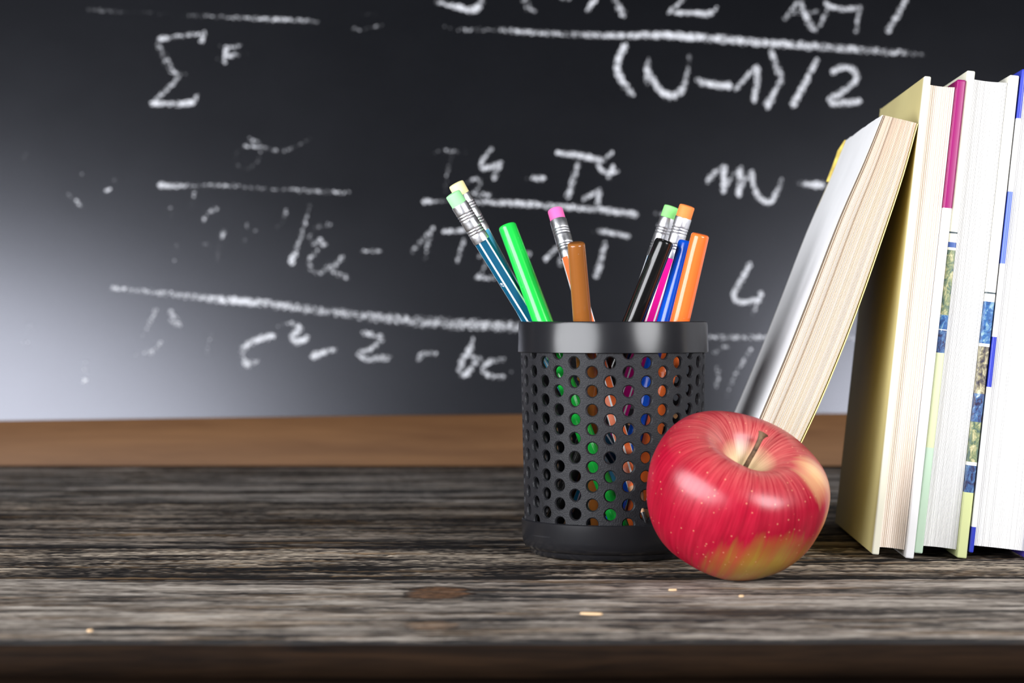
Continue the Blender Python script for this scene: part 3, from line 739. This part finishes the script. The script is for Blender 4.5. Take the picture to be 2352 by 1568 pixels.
# stem
ax = rot @ Vector((0, 0, 1)); side = rot @ Vector((1, 0, 0)); bk = rot @ Vector((0, 1, 0))
def apt(r, s, b): return AC + ax*AR*r + side*AR*s + bk*AR*b
path = catmull([apt(0.20, -0.02, 0.0), apt(0.36, 0.01, 0.03), apt(0.51, 0.05, 0.10), apt(0.65, 0.085, 0.20), apt(0.70, 0.10, 0.24)], 4)
rr = [0.0014, 0.00125, 0.00115, 0.0011, 0.00115, 0.0014, 0.0017]
V, Fc = [], []; ns = 10
for i, p in enumerate(path):
    tg = (path[min(i+1, len(path)-1)]-path[max(i-1, 0)]).normalized()
    u = tg.orthogonal().normalized(); w_ = tg.cross(u)
    f_ = i/(len(path)-1); r = 0.00125 - 0.0003*math.sin(f_*math.pi) + 0.0010*max(0, f_-0.72)/0.28
    for k in range(ns):
        a = 2*math.pi*k/ns; V.append(p+u*r*math.cos(a)*(1+0.1*math.sin(3*a+i))+w_*r*math.sin(a))
for i in range(len(path)-1):
    for k in range(ns):
        k2 = (k+1) % ns; Fc.append((i*ns+k, i*ns+k2, (i+1)*ns+k2, (i+1)*ns+k))
Fc.append(tuple((len(path)-1)*ns+k for k in range(ns)))
M_stem = wood_brown('apple_stem', (0.035, 0.018, 0.010), (0.20, 0.12, 0.06), 0.7, 300, 300)
mesh('stem', V, Fc, M_stem, apple, smooth=True, sharp=60)

# ------------------------------------------------------------------ books
def page_mat(name, c, line, scale=2600):
    t = NT(name)
    x, y, z = t.sep()
    ln = t.noise(1.0, 4, 0.75, vec=t.mapped((scale, 30, 1.2)))
    ln2 = t.noise(1.0, 2, 0.5, vec=t.mapped((scale*0.18, 5, 0.5)))
    m_ = t.math('MULTIPLY', t.ramp(ln, [(0.50, 0.0), (0.72, 1.0)]), 0.6)
    col = t.mix(m_, c, line)
    col = t.mix(t.math('MULTIPLY', t.ramp(ln2, [(0.5, 0.0), (0.7, 1.0)]), 0.25), col, line)
    t.base(col, 0.85, 0.15)
    t.bump(ln, 0.25, 0.0003)
    return t.m
M_page_peach = page_mat('paper_peach', (0.86, 0.74, 0.62), (0.62, 0.42, 0.26))
M_page_peach2 = page_mat('paper_peach_lined', (0.83, 0.74, 0.65), (0.68, 0.55, 0.43), 1800)
M_page_white = page_mat('paper_white', (0.84, 0.835, 0.82), (0.73, 0.715, 0.69), 1500)
def bands(name, base, segs, rough=0.35):
    """board material: flat print in bands along the height (local z); segs = (z0, z1, colour or list of picture colours)"""
    t = NT(name)
    x, y, z = t.sep()
    col = t.ramp(t.noise(50, 4), [(0.3, tuple(c*0.96 for c in base)), (0.7, base)])
    for (a, b, c) in segs:
        m_ = t.math('MULTIPLY', t.math('GREATER_THAN', z, a), t.math('LESS_THAN', z, b))
        if isinstance(c, list):
            v = t.noise(1.0, 6, 0.7, vec=t.mapped((420, 200, 260)), dist=0.6)
            stops = [(0.30+0.42*i/(len(c)-1), q) for i, q in enumerate(c)]
            cc = t.ramp(v, stops)
        else: cc = c
        col = t.mix(m_, col, cc)
    t.base(col, rough, 0.4)
    return t.m
def book(label, x_px, d, T, Hh, depth, lean, yaw, board_l, board_r, m_left, m_right, m_spine, m_page, nsig, concave, seed, page_drop=0.0032):
    b = tag(empty('book'), label, 'book', 'books standing in a row')
    b.rotation_euler = (0, math.radians(lean), math.radians(-yaw))
    x0 = (x_px-1176)*d/F
    b.location = (x0, d, Z0 + T*math.sin(math.radians(lean))*1.0)
    bmobj('left_cover', boxbm(0, board_l, 0, depth-0.004, 0, Hh, min(0.0008, board_l*0.4), 3), m_left, b, True)
    bmobj('right_cover', boxbm(T-board_r, T, 0, depth-0.004, 0, Hh, min(0.0008, board_r*0.4), 3), m_right, b, True)
    # rounded spine
    V, Fc = [], []; n = 12
    for zz in (0.0, Hh):
        for k in range(n+1):
            a = math.pi*k/n; V.append((T/2-(T/2)*math.cos(a), depth-0.004+0.008*math.sin(a), zz))
        for k in range(n, -1, -1):
            a = math.pi*k/n; V.append((T/2-(T/2-0.0016)*math.cos(a), depth-0.004+0.0064*math.sin(a), zz))
    m = 2*(n+1)
    for k in range(m):
        k2 = (k+1) % m; Fc.append((k, k2, m+k2, m+k))
    for k in range(n):
        Fc.append((k, m-1-k, m-2-k, k+1)); Fc.append((m+k, m+k+1, 2*m-2-k, 2*m-1-k))
    mesh('spine', V, Fc, m_spine, b, smooth=True, sharp=40)
    # page block: gathered sections, fore-edge hollowed
    rnd = random.Random(seed)
    xa, xb = board_l+0.0001, T-board_r-0.0001
    prof = []
    for i in range(nsig):
        f0 = i/nsig; f1 = (i+1)/nsig
        for q, dd in ((0.06, 0.0006), (0.25, 0.0), (0.75, 0.0), (0.94, 0.0006)):
            f_ = f0+(f1-f0)*q
            y = 0.0030 + concave*math.sin(math.pi*f_) + dd*0.55 + (rnd.random()-0.5)*0.00018
            prof.append((xa+(xb-xa)*f_, y))
    back = [(xb, depth-0.005)] + [(xa+(xb-xa)*(0.5+0.5*math.cos(math.pi*k/8)), depth-0.005+0.0055*math.sin(math.pi*k/8)) for k in range(1, 8)] + [(xa, depth-0.005)]
    loop = prof + back
    V, Fc = [], []
    m = len(loop)
    for zz in (page_drop, Hh-page_drop):
        for (x, y) in loop: V.append((x, y, zz))
    for k in range(m):
        k2 = (k+1) % m; Fc.append((k, k2, m+k2, m+k))
    Fc.append(tuple(reversed(range(m)))); Fc.append(tuple(range(m, 2*m)))
    mesh('page_block', V, Fc, m_page, b)
    return b
zpx = lambda py, d=0.93: (H - (py-HZ)*d/F)/math.cos(math.radians(6.2))
M_olive = plain('olive_cloth', (0.54, 0.47, 0.22), 0.5, 0.25, var=0.05, nscale=25)
t = NT('olive_cloth_worn')
x_, y_, z_ = t.sep()
wear = t.ramp(t.math('ADD', t.math('MULTIPLY', y_, 90.0), t.math('MULTIPLY', t.noise(1.0, 4, vec=t.mapped((300, 300, 14))), 0.25)), [(0.16, 1.0), (0.42, 0.0)])
t.base(t.mix(wear, t.ramp(t.noise(25, 4), [(0.3, (0.51, 0.44, 0.205)), (0.7, (0.57, 0.50, 0.235))]), (0.80, 0.77, 0.62)), 0.5, 0.25)
M_olive_worn = t.m
M_cream = plain('cream_board', (0.83, 0.80, 0.66), 0.5, 0.3)
magenta_edge = bands('board_white_magenta', (0.84, 0.83, 0.83), [(zpx(479), 0.3, (0.27, 0.002, 0.115))])
pic1 = [(0.02, 0.03, 0.05), (0.07, 0.12, 0.10), (0.20, 0.24, 0.12), (0.50, 0.45, 0.25), (0.72, 0.70, 0.50)]
pic2 = [(0.012, 0.010, 0.03), (0.03, 0.02, 0.05), (0.05, 0.10, 0.24), (0.10, 0.2, 0.34), (0.70, 0.74, 0.72)]
pic3 = [(0.01, 0.02, 0.05), (0.02, 0.06, 0.18), (0.03, 0.12, 0.32), (0.20, 0.34, 0.40), (0.70, 0.72, 0.60)]
pic4 = [(0.02, 0.02, 0.05), (0.06, 0.05, 0.06), (0.25, 0.22, 0.14), (0.55, 0.50, 0.32), (0.70, 0.72, 0.58)]
mb_l = bands('board_cream_picture', (0.82, 0.80, 0.64), [(zpx(548), zpx(544), (0.05, 0.07, 0.08)), (zpx(580), zpx(568), (0.05, 0.10, 0.30)), (zpx(735), zpx(586), pic1), (zpx(768), zpx(735), pic3), (zpx(770), zpx(768), (0.8, 0.8, 0.8)), (zpx(822), zpx(770), pic2), (zpx(1040), zpx(822), (0.62, 0.66, 0.40)), (-0.01, zpx(1040), (0.50, 0.66, 0.50))])
mb_r = bands('board_cream_picture_large', (0.84, 0.82, 0.72), [(zpx(676), zpx(672), (0.05, 0.07, 0.08)), (zpx(790), zpx(694), pic3), (zpx(796), zpx(792), (0.8, 0.8, 0.8)), (zpx(905), zpx(797), pic4), (zpx(970), zpx(905), pic2), (zpx(1062), zpx(970), pic1), (zpx(1132), zpx(1070), pic2), (-0.01, zpx(1132), (0.58, 0.62, 0.30))])
blue = (0.028, 0.045, 0.42)
mc_l = bands('board_white_blue', (0.84, 0.84, 0.87), [(zpx(287), 0.3, blue), (zpx(620), zpx(455), (0.10, 0.16, 0.62)), (zpx(903), zpx(788), blue), (-0.01, zpx(1224), blue)])
M_purple = plain('purple_board', (0.09, 0.06, 0.40), 0.35)
LEAN, YAW = 6.2, 2.2
bookA = book('tall book with olive cover and peach pages, leftmost of the upright row', 2003, 0.930, 0.0178, 0.2055, 0.148, LEAN, YAW, 0.0030, 0.0037, M_olive_worn, magenta_edge, M_olive, M_page_peach2, 13, 0.0022, 1)
bookB = book('thick white-paged book with picture-printed cover edges, between the olive and the blue-edged book', 2100, 0.931, 0.0224, 0.2075, 0.148, LEAN, YAW, 0.0036, 0.0042, mb_l, mb_r, M_cream, M_page_white, 30, 0.0024, 2)
bookC = book('white-paged book with blue-striped cover edge, rightmost at the picture border', 2226, 0.929, 0.0262, 0.2075, 0.148, LEAN, YAW, 0.0019, 0.0022, mc_l, M_purple, M_purple, M_page_white, 30, 0.0012, 3, 0.0030)

# leaning paperback ---------------------------------------------------------
pb = tag(empty('paperback_book', P(1690, 1283, 0.930)), 'worn pale grey paperback leaning on the olive book behind the apple', 'book')
PB = Vector(pb.location); PD = 0.930
left_px = [(1622, 1238), (1680, 1102), (1738, 970), (1800, 823), (1860, 671), (1925, 503), (1982, 373), (2026, 264)]
right_px = [(1712, 1284), (1776, 1150), (1844, 1013), (1903, 883), (1968, 720), (2034, 531), (2077, 400), (2109, 284)]
def resample(pts, n):
    c = catmull([(a, b, 0) for a, b in pts], 6)
    return [c[round(i*(len(c)-1)/n)] for i in range(n+1)]
NS = 28
lp = [P(q.x, q.y, PD) for q in resample(left_px, NS)]; rp = [P(q.x, q.y, PD) for q in resample(right_px, NS)]
dz = Z0 - min(v.z for v in lp+rp) + 0.0001
lp = [v+Vector((0, 0, dz)) for v in lp]; rp = [v+Vector((0, 0, dz)) for v in rp]
DEP = 0.132; YW = Vector((0.035, 1, 0)).normalized()
# pages: fore-edge made of slightly uneven bundles
NP = 44
rnd = random.Random(11)
off = [0.0009 + rnd.random()*0.0004 + (0.0016 if k in (2, 7, NP-4, NP-2) else 0) for k in range(NP*3+1)]
V, Fc = [], []
cols = NP*3+1
for i in range(NS+1):
    s_ = i/NS
    for k in range(cols):
        f_ = 0.035 + 0.935*k/(cols-1)
        g_ = off[k] + (0.0007 if k % 3 == 0 else 0.0)
        p = lp[i].lerp(rp[i], f_) + YW*g_
        V.append(p-PB)
    for k in range(cols):
        f_ = 0.035 + 0.935*k/(cols-1)
        V.append(lp[i].lerp(rp[i], f_) + YW*(DEP-0.002) - PB)
row = 2*cols
for i in range(NS):
    for k in range(cols-1):
        a = i*row+k; b_ = (i+1)*row+k
        Fc.append((a, a+1, b_+1, b_)); Fc.append((a+cols+1, a+cols, b_+cols, b_+cols+1))
    a = i*row; b_ = (i+1)*row
    Fc.append((a+cols, a, b_, b_+cols)); Fc.append((a+cols-1, a+2*cols-1, b_+2*cols-1, b_+cols-1))
for base in (0, NS*row):
    for k in range(cols-1):
        q = (base+k, base+k+1, base+cols+k+1, base+cols+k); Fc.append(q if base else tuple(reversed(q)))
t = NT('paper_aged')
bun = t.attr('leaf').outputs['Fac']
ln = t.noise(1.0, 5, 0.8, vec=None) if False else None
cmb = t.new('ShaderNodeCombineXYZ'); t.ln(t.math('MULTIPLY', bun, 330.0), cmb.inputs[0]); t.ln(t.math('MULTIPLY', t.attr('along').outputs['Fac'], 1.3), cmb.inputs[1])
lnn = t.noise(1.0, 4, 0.7, vec=cmb.outputs[0])
c_ = t.mix(t.math('MULTIPLY', t.ramp(lnn, [(0.54, 0.0), (0.74, 1.0)]), 0.40), (0.92, 0.80, 0.67), (0.62, 0.40, 0.23))
gap = t.ramp(lnn, [(0.27, 1.0), (0.31, 0.0)])
c_ = t.mix(t.math('MULTIPLY', gap, 0.8), c_, (0.16, 0.08, 0.03))
t.base(c_, 0.9, 0.1); t.bump(lnn, 0.4, 0.0004)
pages = mesh('page_block', V, Fc, t.m, pb)
leaf, along = [], []
for i in range(NS+1):
    for _ in range(2):
        for k in range(cols): leaf.append(k/(cols-1)); along.append(i/NS)
for nm, val in (('leaf', leaf), ('along', along)):
    at = pages.data.attributes.new(nm, 'FLOAT', 'POINT'); at.data.foreach_set('value', val)
# thin card covers
def sheet(name, line, inward, mat, worn):
    """cover card following one side of the book; inward = +1 thickens towards the pages (left card) or -1"""
    V, Fc = [], []; NY = 14; th = 0.00038
    for i in range(NS+1):
        for j in range(NY+1):
            g_ = j/NY
            dpt = DEP*g_
            tear = 0.0
            if worn and i >= NS-6 and j == NY: tear = 0.004*(0.3+0.7*abs(noise.noise(Vector((i*0.9, 3.1, 0)))))*(1.0 if i < NS-1 else 1.6)
            p = line[i] + YW*(dpt-tear)
            if i == NS: p = p + Vector((0, 0, -0.0006*abs(noise.noise(Vector((j*1.3, 0.5, 2))))))
            for q in (0, 1):
                V.append(p + Vector((inward*th*q, 0, 0)) - PB)
    R2 = (NY+1)*2
    for i in range(NS):
        for j in range(NY):
            a = i*R2+j*2; b_ = a+R2
            Fc.append((a, a+2, b_+2, b_)); Fc.append((a+1, b_+1, b_+3, a+3))
    for i in range(NS):
        a = i*R2; b_ = a+R2; Fc.append((a, b_, b_+1, a+1))
        a = i*R2+NY*2; b_ = a+R2; Fc.append((a, a+1, b_+1, b_))
    for j in range(NY):
        a = j*2; Fc.append((a, a+1, a+3, a+2)); a = NS*R2+j*2; Fc.append((a, a+2, a+3, a+1))
    return mesh(name, V, Fc, mat, pb, smooth=True, sharp=40)
M_grey_cover = plain('grey_card', (0.80, 0.80, 0.81), 0.65, 0.2, var=0.04, nscale=30, bump=0.05, bscale=300)
M_yellow = plain('yellow_card', (0.80, 0.64, 0.26), 0.5, 0.3, var=0.1, nscale=40)
sheet('front_cover', lp, 1, M_grey_cover, True)
sheet('back_cover', rp, -1, M_yellow, False)
# yellow core of the card showing where the spine corner is worn
V, Fc = [], []
for i in range(NS+1):
    for f_ in (0.0, 0.25, 0.5, 0.75, 1.0):
        V.append(lp[i].lerp(rp[i], f_) + YW*(DEP + 0.0005*math.sin(math.pi*f_)) - PB)
    for f_ in (1.0, 0.75, 0.5, 0.25, 0.0):
        V.append(lp[i].lerp(rp[i], f_) + YW*(DEP - 0.0006) - PB)
for i in range(NS):
    for k in range(10):
        k2 = (k+1) % 10; Fc.append((i*10+k, i*10+k2, (i+1)*10+k2, (i+1)*10+k))
Fc += [tuple(reversed(range(10))), tuple(NS*10+k for k in range(10))]
mesh('spine', V, Fc, M_yellow, pb, smooth=True, sharp=40)

V, Fc = [], []
rq = random.Random(5)
for i in range(NS-4, NS+1):
    bp = lp[i] + YW*(DEP-0.001) - PB
    o1 = 0.0002 + 0.0017*rq.random()*(1.0 if i < NS else 0.2)
    V += [bp, bp + Vector((-o1, 0.0006, 0)), bp + Vector((-o1, 0.0011, 0)), bp + Vector((0, 0.0011, 0))]
for i in range(4):
    for k in range(4):
        k2 = (k+1) % 4; Fc.append((i*4+k, i*4+k2, (i+1)*4+k2, (i+1)*4+k))
Fc += [(3, 2, 1, 0), (16, 17, 18, 19)]
fl = mesh('torn_edge', V, Fc, plain('torn_yellow_card', (0.72, 0.55, 0.12), 0.7, 0.2, var=0.3, nscale=300), pb); fl['label'] = 'ragged yellow torn spine edge'

# ------------------------------------------------------------------ splinters lying on the front plank
M_spl = plain('pale_wood', (0.62, 0.42, 0.24), 0.7, 0.2)
def splinter(px, py, lpx, ang, wd, label):
    x, y = px_on_table(px, py); L = lpx*y/F
    bm = bmesh.new()
    pts = [(-0.5, 0.1), (-0.3, 0.9), (0.1, 1.0), (0.5, 0.35), (0.42, -0.5), (0.0, -0.9), (-0.35, -0.6)]
    lo = [bm.verts.new((a*L, b*wd, 0.0003)) for a, b in pts]; hi = [bm.verts.new((a*L*0.9, b*wd*0.7, 0.0010)) for a, b in pts]
    bm.faces.new(list(reversed(lo))) ; bm.faces.new(hi)
    for k in range(7): bm.faces.new((lo[k], lo[(k+1) % 7], hi[(k+1) % 7], hi[k]))
    bm.normal_update(); bmesh.ops.recalc_face_normals(bm, faces=bm.faces)
    o = bmobj('wood_splinter', bm, M_spl); o.location = (x, y, Z0); o.rotation_euler = (0, 0, math.radians(ang))
    tag(o, label, 'splinter', 'splinters on the front plank')
splinter(1358, 1413, 54, -12, 0.0013, 'long pale wood splinter on the front plank below the apple')
splinter(1703, 1372, 13, 40, 0.0010, 'tiny orange wood chip on the front plank right under the apple')
splinter(1545, 1358, 20, 5, 0.0008, 'small orange wood chip on the front plank left of the apple base')
splinter(207, 1452, 15, 60, 0.0011, 'tiny orange wood chip near the table front edge at far left')
